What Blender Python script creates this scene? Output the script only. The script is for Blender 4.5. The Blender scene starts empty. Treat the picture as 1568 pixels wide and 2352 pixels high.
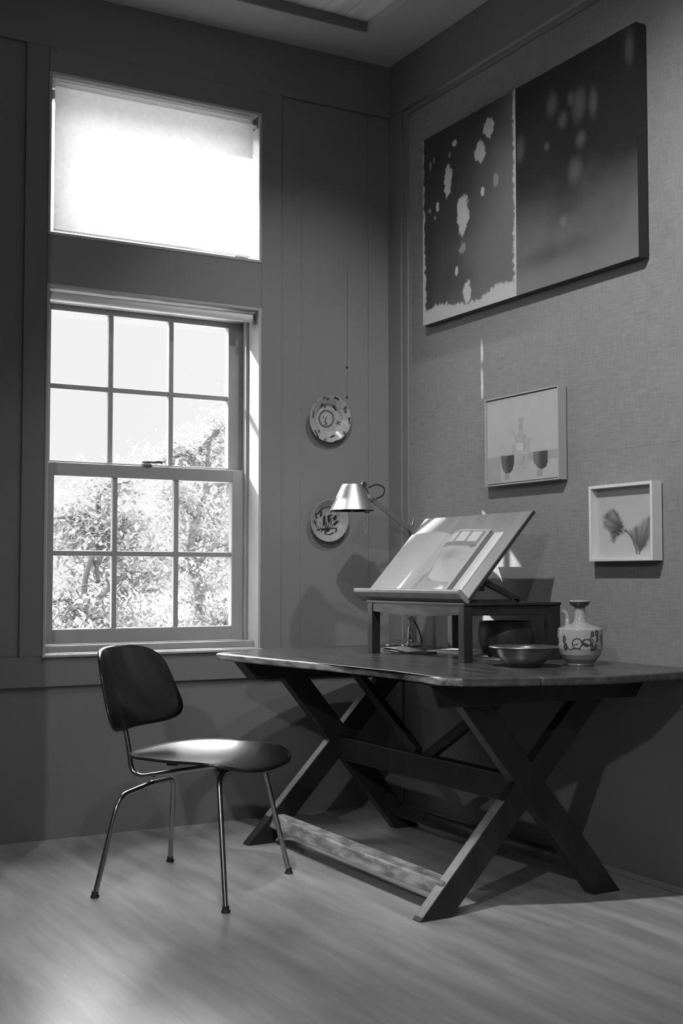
import bpy, math, random
import numpy as np
from mathutils import Vector, Matrix
random.seed(7); rng = np.random.default_rng(7)
D = bpy.data; C = bpy.context.scene.collection
scn = bpy.context.scene
PI = math.pi

# ------------------------------------------------------------------ camera
CAM = (-2.915, -4.741, 1.01)
cd = D.cameras.new('camera'); cam = D.objects.new('camera', cd); C.objects.link(cam)
cd.sensor_fit = 'VERTICAL'; cd.sensor_height = 36; cd.sensor_width = 24
cd.lens = 36 * 2846.4 / 2352; cd.clip_start = .05; cd.clip_end = 300
cam.location = CAM; cam.rotation_euler = (math.radians(93.01), 0, math.radians(-29.338))
scn.camera = cam

# ------------------------------------------------------------------ exposure
vs = scn.view_settings
vs.view_transform = 'Standard'; vs.look = 'None'; vs.gamma = 1; vs.exposure = 0
vs.use_curve_mapping = False

# ------------------------------------------------------------------ sky
SUN_TRAVEL = Vector((1, -1.035, -.95)).normalized()
w = D.worlds.new('sky'); scn.world = w; w.use_nodes = True
nt = w.node_tree; nt.nodes.clear()
o_ = nt.nodes.new('ShaderNodeOutputWorld'); bg = nt.nodes.new('ShaderNodeBackground')
tc = nt.nodes.new('ShaderNodeTexCoord'); sep = nt.nodes.new('ShaderNodeSeparateXYZ')
mr = nt.nodes.new('ShaderNodeMapRange'); mr.interpolation_type = 'SMOOTHSTEP'
mr.inputs[1].default_value = .215; mr.inputs[2].default_value = .40
mr.inputs[3].default_value = .97; mr.inputs[4].default_value = 14
nt.links.new(tc.outputs['Generated'], sep.inputs[0]); nt.links.new(sep.outputs[2], mr.inputs[0])
nt.links.new(mr.outputs[0], bg.inputs['Strength']); bg.inputs['Color'].default_value = (1, 1, 1, 1)
nt.links.new(bg.outputs[0], o_.inputs[0])

# ------------------------------------------------------------------ sun and lamps
def lamp(name, kind, loc, energy, target=None, direction=None, **kw):
    l = D.lights.new(name, kind); l.energy = energy
    for k, v in kw.items(): setattr(l, k, v)
    o = D.objects.new(name, l); C.objects.link(o); o.location = loc
    d = Vector(direction) if direction is not None else Vector(target) - Vector(loc)
    o.rotation_euler = d.to_track_quat('-Z', 'Y').to_euler()
    return o
lamp('sun', 'SUN', (-8, 9, 9), 14, direction=SUN_TRAVEL, angle=math.radians(.53))
lamp('side_spot', 'SPOT', (-4.4, -4.8, 2.75), 210, target=(-1.3, -.3, .25), spot_size=math.radians(64), spot_blend=1, shadow_soft_size=.05)
lamp('room_spot', 'SPOT', (-2.1, -3.1, 3.2), 55, target=(-1.2, -.35, .3), spot_size=math.radians(50), spot_blend=.7, shadow_soft_size=.04)
lamp('picture_spot', 'SPOT', (-1.9, -2.5, 3.25), 260, target=(0, -1.5, 1.25), spot_size=math.radians(76), spot_blend=1, shadow_soft_size=.03)
lamp('plate_spot', 'SPOT', (-.45, -1.75, 3.25), 80, target=(-.45, 0, 1.5), spot_size=math.radians(60), spot_blend=1, shadow_soft_size=.03)
lamp('room_fill', 'AREA', (-3.2, -6.9, 2.2), 22, direction=(.25, 1, .42), shape='RECTANGLE', size=1.4, size_y=1.4)  # added fill light, no window here; lifts the ceiling and upper walls

# ------------------------------------------------------------------ materials (the photograph is black and white)
def g(s):
    s /= 255.
    return s / 12.92 if s <= .04045 else ((s + .055) / 1.055) ** 2.4
def mat(name, albedo, rough=.5, metal=0, spec=.5, coat=0, coat_rough=.1):
    m = D.materials.new(name); m.use_nodes = True
    b = m.node_tree.nodes['Principled BSDF']
    b.inputs['Base Color'].default_value = (albedo,) * 3 + (1,)
    b.inputs['Roughness'].default_value = rough; b.inputs['Metallic'].default_value = metal
    b.inputs['Specular IOR Level'].default_value = spec
    b.inputs['Coat Weight'].default_value = coat; b.inputs['Coat Roughness'].default_value = coat_rough
    return m
def N(m, t, **kw):
    n = m.node_tree.nodes.new(t)
    for k, v in kw.items(): setattr(n, k, v)
    return n
def Lk(m, a, b): m.node_tree.links.new(a, b)
def bsdf(m): return m.node_tree.nodes['Principled BSDF']
def noise_mat(name, lo, hi, scale=(1, 1, 1), nscale=5, detail=6, rough=.5, bump=0, bump_dist=.002, fmin=.3, fmax=.7, rvar=0, **kw):
    m = mat(name, lo, rough, **kw); b = bsdf(m)
    t = N(m, 'ShaderNodeTexCoord'); mp = N(m, 'ShaderNodeMapping'); mp.inputs['Scale'].default_value = scale
    n = N(m, 'ShaderNodeTexNoise'); n.inputs['Scale'].default_value = nscale; n.inputs['Detail'].default_value = detail
    r = N(m, 'ShaderNodeMapRange'); r.inputs[1].default_value = fmin; r.inputs[2].default_value = fmax
    r.inputs[3].default_value = lo; r.inputs[4].default_value = hi
    Lk(m, t.outputs['Object'], mp.inputs[0]); Lk(m, mp.outputs[0], n.inputs['Vector']); Lk(m, n.outputs[0], r.inputs[0])
    Lk(m, r.outputs[0], b.inputs['Base Color'])
    if bump:
        bp = N(m, 'ShaderNodeBump'); bp.inputs['Strength'].default_value = bump; bp.inputs['Distance'].default_value = bump_dist
        Lk(m, n.outputs[0], bp.inputs['Height']); Lk(m, bp.outputs[0], b.inputs['Normal'])
    if rvar:
        r2 = N(m, 'ShaderNodeMapRange'); r2.inputs[1].default_value = fmin; r2.inputs[2].default_value = fmax
        r2.inputs[3].default_value = rough - rvar; r2.inputs[4].default_value = rough + rvar
        Lk(m, n.outputs[0], r2.inputs[0]); Lk(m, r2.outputs[0], b.inputs['Roughness'])
    return m
M = {}
M['wall'] = noise_mat('painted_panelling', .18, .195, nscale=3, rough=.45, bump=.05, spec=.35)
M['ceil'] = noise_mat('ceiling_paint', .5, .53, nscale=2, rough=.7, spec=.2)
M['trim'] = mat('pale_window_paint', .38, .35)
M['sash'] = noise_mat('sash_paint', .26, .29, nscale=6, rough=.35)
M['skirt'] = mat('skirting_paint', .25, .5)
M['ext'] = mat('sun_block_grey', .5, .8)  # covers only the unseen sun blocks added outside

def floor_mat():
    m = mat('pale_floorboards', .4, .30); b = bsdf(m)
    t = N(m, 'ShaderNodeTexCoord'); mp = N(m, 'ShaderNodeMapping'); mp.inputs['Scale'].default_value = (1, 1, 1)
    mp.inputs['Rotation'].default_value = (0, 0, PI / 2)
    br = N(m, 'ShaderNodeTexBrick'); br.offset = .37; br.inputs['Scale'].default_value = 1
    br.inputs['Brick Width'].default_value = 1.9; br.inputs['Row Height'].default_value = .13
    br.inputs['Mortar Size'].default_value = .0012; br.inputs['Mortar Smooth'].default_value = .4
    br.inputs['Color1'].default_value = (.46,) * 3 + (1,); br.inputs['Color2'].default_value = (.50,) * 3 + (1,)
    br.inputs['Mortar'].default_value = (.38,) * 3 + (1,)
    Lk(m, t.outputs['Object'], mp.inputs[0]); Lk(m, mp.outputs[0], br.inputs['Vector'])
    mp2 = N(m, 'ShaderNodeMapping'); mp2.inputs['Scale'].default_value = (9, 1.1, 1)
    n = N(m, 'ShaderNodeTexNoise'); n.inputs['Scale'].default_value = 1.6; n.inputs['Detail'].default_value = 4; n.inputs['Roughness'].default_value = .55
    Lk(m, t.outputs['Object'], mp2.inputs[0]); Lk(m, mp2.outputs[0], n.inputs['Vector'])
    r = N(m, 'ShaderNodeMapRange'); r.interpolation_type = 'SMOOTHSTEP'; r.inputs[1].default_value = .22; r.inputs[2].default_value = .78; r.inputs[3].default_value = .66; r.inputs[4].default_value = 1.16
    Lk(m, n.outputs[0], r.inputs[0])
    mx = N(m, 'ShaderNodeVectorMath', operation='SCALE'); Lk(m, br.outputs['Color'], mx.inputs[0]); Lk(m, r.outputs[0], mx.inputs['Scale'])
    Lk(m, mx.outputs[0], b.inputs['Base Color'])
    n2 = N(m, 'ShaderNodeTexNoise'); n2.inputs['Scale'].default_value = 1.1; n2.inputs['Detail'].default_value = 4
    Lk(m, mp2.outputs[0], n2.inputs['Vector'])
    r2 = N(m, 'ShaderNodeMapRange'); r2.inputs[3].default_value = .285; r2.inputs[4].default_value = .33
    Lk(m, n2.outputs[0], r2.inputs[0]); Lk(m, r2.outputs[0], b.inputs['Roughness'])
    bp = N(m, 'ShaderNodeBump'); bp.inputs['Strength'].default_value = .05; bp.inputs['Distance'].default_value = .001
    Lk(m, n.outputs[0], bp.inputs['Height']); Lk(m, bp.outputs[0], b.inputs['Normal'])
    return m
M['floor'] = floor_mat()

def linen_mat():
    m = mat('woven_linen', .3, .85, spec=.15); b = bsdf(m)
    t = N(m, 'ShaderNodeTexCoord')
    outs = []
    for sc in ((1, 14, 260), (1, 260, 14)):
        mp = N(m, 'ShaderNodeMapping'); mp.inputs['Scale'].default_value = sc
        n = N(m, 'ShaderNodeTexNoise'); n.inputs['Scale'].default_value = 1; n.inputs['Detail'].default_value = 3
        Lk(m, t.outputs['Object'], mp.inputs[0]); Lk(m, mp.outputs[0], n.inputs['Vector']); outs.append(n.outputs[0])
    a = N(m, 'ShaderNodeMath', operation='ADD'); Lk(m, outs[0], a.inputs[0]); Lk(m, outs[1], a.inputs[1])
    n3 = N(m, 'ShaderNodeTexNoise'); n3.inputs['Scale'].default_value = 2.2; n3.inputs['Detail'].default_value = 2
    Lk(m, t.outputs['Object'], n3.inputs['Vector'])
    a2 = N(m, 'ShaderNodeMath', operation='MULTIPLY_ADD'); a2.inputs[1].default_value = .35; Lk(m, n3.outputs[0], a2.inputs[0]); Lk(m, a.outputs[0], a2.inputs[2])
    r = N(m, 'ShaderNodeMapRange'); r.inputs[1].default_value = .75; r.inputs[2].default_value = 1.6; r.inputs[3].default_value = .18; r.inputs[4].default_value = .29
    Lk(m, a2.outputs[0], r.inputs[0]); Lk(m, r.outputs[0], b.inputs['Base Color'])
    bp = N(m, 'ShaderNodeBump'); bp.inputs['Strength'].default_value = .35; bp.inputs['Distance'].default_value = .0015
    Lk(m, a.outputs[0], bp.inputs['Height']); Lk(m, bp.outputs[0], b.inputs['Normal'])
    return m
M['linen'] = linen_mat()
M['planks'] = noise_mat('bleached_ceiling_planks', .6, .92, scale=(9, 1.2, 1), nscale=1.5, rough=.7)
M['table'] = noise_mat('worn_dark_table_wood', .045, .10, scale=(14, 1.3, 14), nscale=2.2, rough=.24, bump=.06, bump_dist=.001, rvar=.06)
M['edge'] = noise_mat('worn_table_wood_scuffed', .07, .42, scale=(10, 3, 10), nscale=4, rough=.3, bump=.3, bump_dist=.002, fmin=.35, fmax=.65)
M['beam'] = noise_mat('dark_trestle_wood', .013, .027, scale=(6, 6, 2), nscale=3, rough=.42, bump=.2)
M['worn'] = noise_mat('scuffed_stretcher_wood', .16, .42, scale=(14, 5, 20), nscale=2.6, rough=.42, bump=.4, fmin=.36, fmax=.62)
M['lit_face'] = noise_mat('lit_leg_edge', .16, .24, scale=(6, 6, 3), nscale=4, rough=.4)  # paler tone stands in for window light on the leg faces
M['black_wood'] = noise_mat('ebonised_wood', .014, .022, scale=(3, 3, 3), nscale=4, rough=.4)
M['stand_front'] = noise_mat('rubbed_stand_wood', .02, .12, scale=(4, 2.5, 14), nscale=3, rough=.4, fmin=.42, fmax=.8)
M['board'] = noise_mat('varnished_board_wood', .19, .28, scale=(2, 6, 2), nscale=2, rough=.38)
M['board_edge'] = mat('dark_board_edge', .03, .4)
M['chair_wood'] = noise_mat('moulded_black_plywood', .009, .016, scale=(3, 3, 3), nscale=8, rough=.24, coat=.4, coat_rough=.13)
M['chrome'] = mat('satin_steel', .30, .26, 1)
M['polish'] = mat('polished_steel', .75, .08, 1)
M['alu'] = mat('brushed_aluminium', .5, .42, 1)
M['rubber'] = mat('black_rubber', .02, .6)
M['cable'] = mat('black_cable', .012, .3)
M['white_glaze'] = mat('pale_glaze', .33, .12)
M['clay'] = noise_mat('dark_stoneware', .045, .08, nscale=30, rough=.45, bump=.1)
M['pewter'] = mat('dull_pewter', .26, .34, .8)
M['paper'] = mat('white_paper', .6, .7)
M['dark_paper'] = mat('dark_cover', .05, .5)
M['frame'] = mat('grey_wood_frame', .33, .5)
M['white_frame'] = mat('white_frame_paint', .62, .45)
M['hole'] = mat('dark_nail_head', .01, .6)
M['leaf'] = noise_mat('sunlit_leaves', .15, .24, nscale=2, rough=.7)
def _leaf():
    m = M['leaf']; b = bsdf(m); out = [n for n in m.node_tree.nodes if n.type == 'OUTPUT_MATERIAL'][0]
    t = N(m, 'ShaderNodeBsdfTranslucent'); t.inputs[0].default_value = (.16,) * 3 + (1,)
    x = N(m, 'ShaderNodeMixShader'); x.inputs[0].default_value = .5; Lk(m, b.outputs[0], x.inputs[1]); Lk(m, t.outputs[0], x.inputs[2]); Lk(m, x.outputs[0], out.inputs[0])
_leaf()
M['bark'] = noise_mat('pale_bark', .08, .13, nscale=12, rough=.8)
M['grass'] = noise_mat('bleached_lawn', .28, .4, nscale=1.5, rough=.9)

def attr_mat(name, rough=.5, coat=0, spec=.5):
    m = mat(name, .5, rough, coat=coat, spec=spec, coat_rough=.06)
    a = N(m, 'ShaderNodeAttribute'); a.attribute_name = 'tone'
    Lk(m, a.outputs['Color'], bsdf(m).inputs['Base Color']); return m
M['art'] = attr_mat('painted_canvas', .6, spec=.25)
M['plate'] = attr_mat('painted_plate_glaze', .15)
M['vase'] = attr_mat('painted_vase_glaze', .13)
M['page'] = attr_mat('glossy_book_page', .5, coat=.55, spec=.5)

def glass_mat():
    m = D.materials.new('window_glass'); m.use_nodes = True; nt = m.node_tree; nt.nodes.clear()
    o = nt.nodes.new('ShaderNodeOutputMaterial'); mx = nt.nodes.new('ShaderNodeMixShader')
    t = nt.nodes.new('ShaderNodeBsdfTransparent'); gl = nt.nodes.new('ShaderNodeBsdfGlossy')
    t.inputs[0].default_value = (.985,) * 3 + (1,); gl.inputs['Roughness'].default_value = .02; mx.inputs[0].default_value = .03
    nt.links.new(t.outputs[0], mx.inputs[1]); nt.links.new(gl.outputs[0], mx.inputs[2]); nt.links.new(mx.outputs[0], o.inputs[0])
    return m
M['glass'] = glass_mat()
def blind_mat():
    m = D.materials.new('blind_fabric'); m.use_nodes = True; nt = m.node_tree; nt.nodes.clear()
    o = nt.nodes.new('ShaderNodeOutputMaterial'); mx = nt.nodes.new('ShaderNodeMixShader'); mx.inputs[0].default_value = .9
    t = nt.nodes.new('ShaderNodeBsdfTranslucent'); d = nt.nodes.new('ShaderNodeBsdfDiffuse')
    n = nt.nodes.new('ShaderNodeTexNoise'); n.inputs['Scale'].default_value = 60; n.inputs['Detail'].default_value = 4
    c = nt.nodes.new('ShaderNodeTexCoord'); nt.links.new(c.outputs['Object'], n.inputs['Vector'])
    r = nt.nodes.new('ShaderNodeMapRange'); r.inputs[3].default_value = .52; r.inputs[4].default_value = .66
    nt.links.new(n.outputs[0], r.inputs[0]); nt.links.new(r.outputs[0], t.inputs[0]); nt.links.new(r.outputs[0], d.inputs[0])
    nt.links.new(d.outputs[0], mx.inputs[1]); nt.links.new(t.outputs[0], mx.inputs[2]); nt.links.new(mx.outputs[0], o.inputs[0])
    return m
M['blind'] = blind_mat()

# ------------------------------------------------------------------ mesh building
class MB:
    def __init__(s): s.v = []; s.f = []; s.t = []
    def add(s, vs_, fs, tone=.5):
        b = len(s.v); s.v += [tuple(map(float, p)) for p in vs_]; s.f += [tuple(i + b for i in f) for f in fs]
        s.t += list(tone) if hasattr(tone, '__len__') else [tone] * len(vs_)
        return s
    def box(s, x0, x1, y0, y1, z0, z1, tone=.5):
        x0, x1 = sorted((x0, x1)); y0, y1 = sorted((y0, y1)); z0, z1 = sorted((z0, z1))
        v = [(x, y, z) for z in (z0, z1) for y in (y0, y1) for x in (x0, x1)]
        return s.add(v, [(0, 2, 3, 1), (4, 5, 7, 6), (0, 1, 5, 4), (2, 6, 7, 3), (0, 4, 6, 2), (1, 3, 7, 5)], tone)
    def hexa(s, bottom, top, tone=.5):
        n = len(bottom)
        return s.add(list(bottom) + list(top), [tuple(reversed(range(n))), tuple(range(n, 2 * n))] + [(i, (i + 1) % n, n + (i + 1) % n, n + i) for i in range(n)], tone)
    def prism(s, poly, z0, z1, tone=.5):
        return s.hexa([(x, y, z0) for x, y in poly], [(x, y, z1) for x, y in poly], tone)
    def tube(s, pts, r, n=12, closed=False, flat=1.0):
        P = [Vector(p) for p in pts]; m = len(P)
        rs = list(r) if hasattr(r, '__len__') else [r] * m
        T = []
        for i in range(m):
            a = P[(i - 1) % m] if (closed or i > 0) else P[i]; b = P[(i + 1) % m] if (closed or i < m - 1) else P[i]
            T.append((b - a).normalized())
        u = T[0].orthogonal().normalized(); V = []
        for i in range(m):
            u = (u - T[i] * u.dot(T[i])).normalized(); w_ = T[i].cross(u)
            for k in range(n):
                a = 2 * PI * k / n; V.append(P[i] + (u * math.cos(a) + w_ * math.sin(a) * flat) * rs[i])
        F = []
        for i in range(m if closed else m - 1):
            j = (i + 1) % m
            for k in range(n): F.append((i * n + k, i * n + (k + 1) % n, j * n + (k + 1) % n, j * n + k))
        if not closed: F += [tuple(reversed(range(n))), tuple((m - 1) * n + k for k in range(n))]
        return s.add(V, F)
    def lathe(s, prof, c=(0, 0, 0), n=48, axis='z', tone=None, tilt=None):
        V = []; T = []; m = len(prof)
        for (r, h) in prof:
            for k in range(n):
                a = 2 * PI * k / n; p = Vector((r * math.cos(a), r * math.sin(a), h))
                if tilt is not None: p = tilt @ p
                V.append(p + Vector(c)); T.append(tone(r, h, a) if tone else .5)
        F = [(i * n + k, i * n + (k + 1) % n, (i + 1) * n + (k + 1) % n, (i + 1) * n + k) for i in range(m - 1) for k in range(n)]
        if prof[0][0] > 1e-6: F.append(tuple(reversed(range(n))))
        if prof[-1][0] > 1e-6: F.append(tuple((m - 1) * n + k for k in range(n)))
        return s.add(V, F, T)
    def grid(s, fn, nu, nv, tone=None, flip=False):
        V = []; T = []
        for j in range(nv + 1):
            for i in range(nu + 1):
                V.append(fn(i / nu, j / nv))
        if tone is not None:
            uu, vv = np.meshgrid(np.linspace(0, 1, nu + 1), np.linspace(0, 1, nv + 1)); T = tone(uu, vv).ravel().tolist()
        else: T = .5
        F = [(j * (nu + 1) + i, j * (nu + 1) + i + 1, (j + 1) * (nu + 1) + i + 1, (j + 1) * (nu + 1) + i) for j in range(nv) for i in range(nu)]
        if flip: F = [tuple(reversed(f)) for f in F]
        return s.add(V, F, T)
    def build(s, name, m, parent=None, bevel=0, smooth=False, origin=None, tone=False, seg=2, solid=0):
        me = D.meshes.new(name)
        base = Vector((0, 0, 0))
        q = parent
        while q is not None: base = base + q.location; q = q.parent
        if origin is not None and parent is None: base = Vector(origin)
        me.from_pydata([tuple(Vector(p) - base) for p in s.v], [], s.f); me.update()
        if tone:
            a = me.color_attributes.new('tone', 'FLOAT_COLOR', 'POINT')
            t = np.array(s.t, dtype=np.float32); col = np.ones((len(t), 4), np.float32); col[:, :3] = t[:, None]
            a.data.foreach_set('color', col.ravel())
        me.materials.append(m)
        o = D.objects.new(name, me); C.objects.link(o)
        if parent is not None: o.parent = parent
        else: o.location = base
        if smooth:
            for p in me.polygons: p.use_smooth = True
            me.set_sharp_from_angle(angle=math.radians(38))
        if solid:
            md = o.modifiers.new('thickness', 'SOLIDIFY'); md.thickness = solid; md.offset = 0
        if bevel:
            md = o.modifiers.new('bevel', 'BEVEL'); md.width = bevel; md.segments = seg; md.limit_method = 'ANGLE'; md.angle_limit = math.radians(35)
            md.harden_normals = False
        return o
def box(*a): return MB().box(*a)
def thing(name, loc, label, cat, group=None):
    o = D.objects.new(name, None); C.objects.link(o); o.location = loc; o.empty_display_size = .05
    o['label'] = label; o['category'] = cat
    if group: o['group'] = group
    return o
def tag(o, label, cat, group=None, kind=None):
    o['label'] = label; o['category'] = cat
    if group: o['group'] = group
    if kind: o['kind'] = kind
    return o
def struct(o, label=None):
    o['kind'] = 'structure'
    if label: o['label'] = label
    return o
def sbox(name, m, *a, bevel=0):
    return struct(box(*a).build(name, m, bevel=bevel))
def curve_pts(pts, n=8):
    """Catmull-Rom through pts"""
    P = [Vector(p) for p in pts]; out = []
    for i in range(len(P) - 1):
        p0 = P[max(i - 1, 0)]; p1 = P[i]; p2 = P[i + 1]; p3 = P[min(i + 2, len(P) - 1)]
        for k in range(n):
            t = k / n
            out.append(.5 * ((2 * p1) + (p2 - p0) * t + (2 * p0 - 5 * p1 + 4 * p2 - p3) * t * t + (3 * p1 - p0 - 3 * p2 + p3) * t ** 3))
    out.append(P[-1]); return out
def fillet(pts, r, n=6):
    P = [Vector(p) for p in pts]; out = [P[0]]
    for i in range(1, len(P) - 1):
        a = (P[i - 1] - P[i]); b = (P[i + 1] - P[i]); rr = min(r, a.length * .45, b.length * .45)
        A = P[i] + a.normalized() * rr; B = P[i] + b.normalized() * rr
        for k in range(n + 1):
            t = k / n; out.append(A * (1 - t) ** 2 + P[i] * 2 * t * (1 - t) + B * t * t)
    out.append(P[-1]); return out

# value noise helpers for the painted surfaces
def vnoise(u, v, fu, fv, seed):
    r = np.random.default_rng(seed); G = r.random((int(fv) + 3, int(fu) + 3))
    x = u * fu; y = v * fv; i = np.floor(x).astype(int); j = np.floor(y).astype(int); a = x - i; b = y - j
    a = a * a * (3 - 2 * a); b = b * b * (3 - 2 * b)
    return (G[j, i] * (1 - a) + G[j, i + 1] * a) * (1 - b) + (G[j + 1, i] * (1 - a) + G[j + 1, i + 1] * a) * b
def fbm(u, v, fu, fv, seed, o=4):
    s = 0; A = .5; t = 0
    for k in range(o): s = s + A * vnoise(u, v, fu * 2 ** k, fv * 2 ** k, seed + k); t += A; A *= .55
    return s / t
def sstep(x, a, b):
    t = np.clip((x - a) / (b - a), 0, 1); return t * t * (3 - 2 * t)
def inpoly(u, v, poly):
    c = np.zeros(u.shape, bool); n = len(poly)
    for i in range(n):
        x1, y1 = poly[i]; x2, y2 = poly[(i + 1) % n]
        if y1 == y2: continue
        k = ((y1 > v) != (y2 > v)) & (u < (x2 - x1) * (v - y1) / (y2 - y1) + x1); c ^= k
    return c
def segd(u, v, pts):
    d = np.full(u.shape, 9.)
    for (x1, y1), (x2, y2) in zip(pts[:-1], pts[1:]):
        L2 = (x2 - x1) ** 2 + (y2 - y1) ** 2 + 1e-9; t = np.clip(((u - x1) * (x2 - x1) + (v - y1) * (y2 - y1)) / L2, 0, 1)
        d = np.minimum(d, np.hypot(u - x1 - t * (x2 - x1), v - y1 - t * (y2 - y1)))
    return d

# ================================================================== THE ROOM
CZ = 3.34
WXL, WXR = -1.572, -.643
XL, YB = -5.0, -7.0
T = .22
Wm = M['wall']
# floor, ceiling with a recess of planks
struct(box(XL - .2, .3, YB - .2, .25, -.1, 0).build('floor', M['floor']))
cm = MB(); RX, RY = -.285, -.275
cm.box(RX, .3, YB - .2, .25, CZ, CZ + .2); cm.box(XL - .2, RX, RY, .25, CZ, CZ + .2)
cm.box(XL - .2, -3.3, YB - .2, RY, CZ, CZ + .2); cm.box(-3.3, RX, YB - .2, -4.5, CZ, CZ + .2)
struct(cm.build('ceiling', M['ceil']))
pm = MB()
k = 0; x = RX
while x > -3.3:
    x2 = max(x - .115, -3.3); pm.box(x2 + .001, x - .001, -4.5, RY, CZ + .035 + .002 * (k % 2), CZ + .12); x = x2; k += 1
pl = struct(pm.build('trim_1', M['planks'], bevel=.003)); pl['label'] = 'bleached plank boarding in the ceiling recess'
struct(box(-3.3, RX, RY - .012, RY + .0, CZ - .006, CZ + .035).build('trim_2', M['wall']))

# far wall (with the windows): built round the two openings
wb = MB()
wb.box(XL - .2, .25, 0, T, 3.105, CZ + .1)             # frieze
wb.box(-1.66, WXL, 0, T, .704, 3.105)                 # stile left of windows
wb.box(WXR, -.546, 0, T, .704, 3.105)                 # stile right of windows
wb.box(WXL, WXR, 0, T, 3.007, 3.105)
wb.box(WXL, WXR, 0, T, 2.159, 2.352)
wb.box(XL - .2, .25, 0, T, .588, .704)                # rail
wb.box(XL - .2, -1.66, .014, T, .704, 3.105)
wb.box(-.546, -.446, .013, T, .704, 3.105)
wb.box(-.446, -.103, .0155, T, .704, 3.105)
wb.box(-.103, .25, .012, T, .704, 3.105)
wb.box(XL - .2, .25, .022, T, -.1, .588)
struct(wb.build('wall_back', Wm, bevel=.0015, seg=1))
# hairline joint with two nail holes in the panel by the plates
nm = MB()
for z in (1.941, 1.807): nm.lathe([(0, -.001), (.006, -.001), (.004, .003), (0, .003)], (-.214, .0155, z), 10, tilt=Matrix.Rotation(PI / 2, 3, 'X'))
nm.box(-.2125, -.2115, .0148, .016, 1.80, 2.40)
struct(nm.build('trim_3', M['hole']))

# right wall: linen panel framed in painted boards
wr = MB()
wr.box(0, T, YB - .2, .25, 3.105, CZ + .1)
wr.box(0, T, -.098, .25, -.1, 3.105)
wr.box(0, T, YB - .2, -.098, .588, .70)
wr.box(.012, T, YB - .2, -.098, -.1, .588)
struct(wr.build('wall_right', Wm, bevel=.0015, seg=1))
bead = MB(); bead.box(.004, .06, -.147, -.105, .70, 3.096); bead.box(.004, .06, YB, -.147, 3.072, 3.096)
struct(bead.build('trim_4', Wm, bevel=.003))
ln = MB(); ln.box(.009, .06, YB, -.150, 1.4522, 3.069); ln.box(.0094, .06, YB, -.150, .70, 1.4520)
lo = struct(ln.build('trim_5', M['linen'])); lo['label'] = 'grey linen wall covering above the table'
struct(box(-.012, .02, YB, -.02, 0, .022).build('baseboard_right', M['skirt'], bevel=.004))

# the rest of the room, out of the picture
sbox('wall_left', Wm, XL - .2, XL, YB - .2, .25, -.1, CZ + .1)
sbox('wall_front', Wm, XL - .2, .25, YB - .2, YB, -.1, CZ + .1)
sbox('shade_pier', Wm, -2.25, -2.066, -.86, .01, 0, CZ)  # unseen upright added to cut off side_spot along the left

# ------------------------------------------------------------------ windows
def bead_frame(mb, x0, x1, z0, z1, w_, y0, y1, bottom=True):
    mb.box(x0, x0 + w_, y0, y1, z0, z1); mb.box(x1 - w_, x1, y0, y1, z0, z1); mb.box(x0 + w_, x1 - w_, y0, y1, z1 - w_, z1)
    if bottom: mb.box(x0 + w_, x1 - w_, y0, y1, z0, z0 + w_)
w1 = D.objects.new('window_1', None); C.objects.link(w1); w1.location = (-1.107, .12, .704); struct(w1, 'double hung window of twelve panes above the chair')
mb = MB(); bead_frame(mb, WXL, WXR, .704, 2.159, .013, -.004, .22, bottom=False)
mb.box(WXL + .013, WXR - .013, .0, .22, .700, .716)
mb.build('jamb_lining', M['trim'], w1, bevel=.003)
mb = MB(); mb.box(WXL - .004, WXR + .004, -.016, .02, .700, .712); mb.build('sill', M['trim'], w1, bevel=.004)
mb = MB()
for xa, xb in ((WXL + .013, WXL + .026), (WXR - .026, WXR - .013)): mb.box(xa, xb, .098, .118, .716, 2.146)
mb.box(WXL + .026, WXR - .026, .098, .156, 2.115, 2.146)
mb.box(WXL + .013, WXR - .013, .04, .22, .716, .742)
mb.build('stop_moulding', M['sash'], w1, bevel=.002)
def sash(parent, name, gx0, gx1, gz0, gz1, ox0, ox1, oz0, oz1, y0, vx, hz, mw=.011):
    y1 = y0 + .036; m = MB()
    m.box(ox0, gx0, y0, y1, oz0, oz1); m.box(gx1, ox1, y0, y1, oz0, oz1); m.box(gx0, gx1, y0, y1, oz0, gz0); m.box(gx0, gx1, y0, y1, gz1, oz1)
    s = m.build(name, M['sash'], parent, bevel=.003)
    m = MB()
    for x in vx: m.box(x - mw, x + mw, y0 + .008, y1 - .004, gz0, gz1)
    xs = [gx0] + list(vx) + [gx1]
    for a, b in zip(xs[:-1], xs[1:]): m.box(a + (mw if a != gx0 else 0), b - (mw if b != gx1 else 0), y0 + .009, y1 - .005, hz - mw, hz + mw)
    mu = m.build('muntin', M['sash'], s, bevel=.003)
    gl = box(gx0 - .003, gx1 + .003, y0 + .020, y0 + .023, gz0 - .003, gz1 + .003).build('pane', M['glass'], s)
    return s
sash(w1, 'lower_sash', -1.497, -.722, .803, 1.416, -1.556, -.658, .744, 1.470, .120, (-1.241, -.973), 1.106)
sash(w1, 'upper_sash', -1.505, -.7235, 1.481, 2.092, -1.556, -.658, 1.43, 2.145, .160, (-1.251, -.985), 1.784)
lk = MB(); lk.lathe([(0, 1.469), (.028, 1.469), (.026, 1.478), (.018, 1.482), (.017, 1.490), (0, 1.492)], (-1.105, .138, 0), 20)
lk.tube(curve_pts([(-1.105, .138, 1.489), (-1.075, .128, 1.488), (-1.052, .122, 1.490), (-1.04, .118, 1.486)]), [.005] * 12 + [.006] * 8 + [.0075] * 5, 8)
lk.build('sash_lock', M['clay'], w1, smooth=True)

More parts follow.
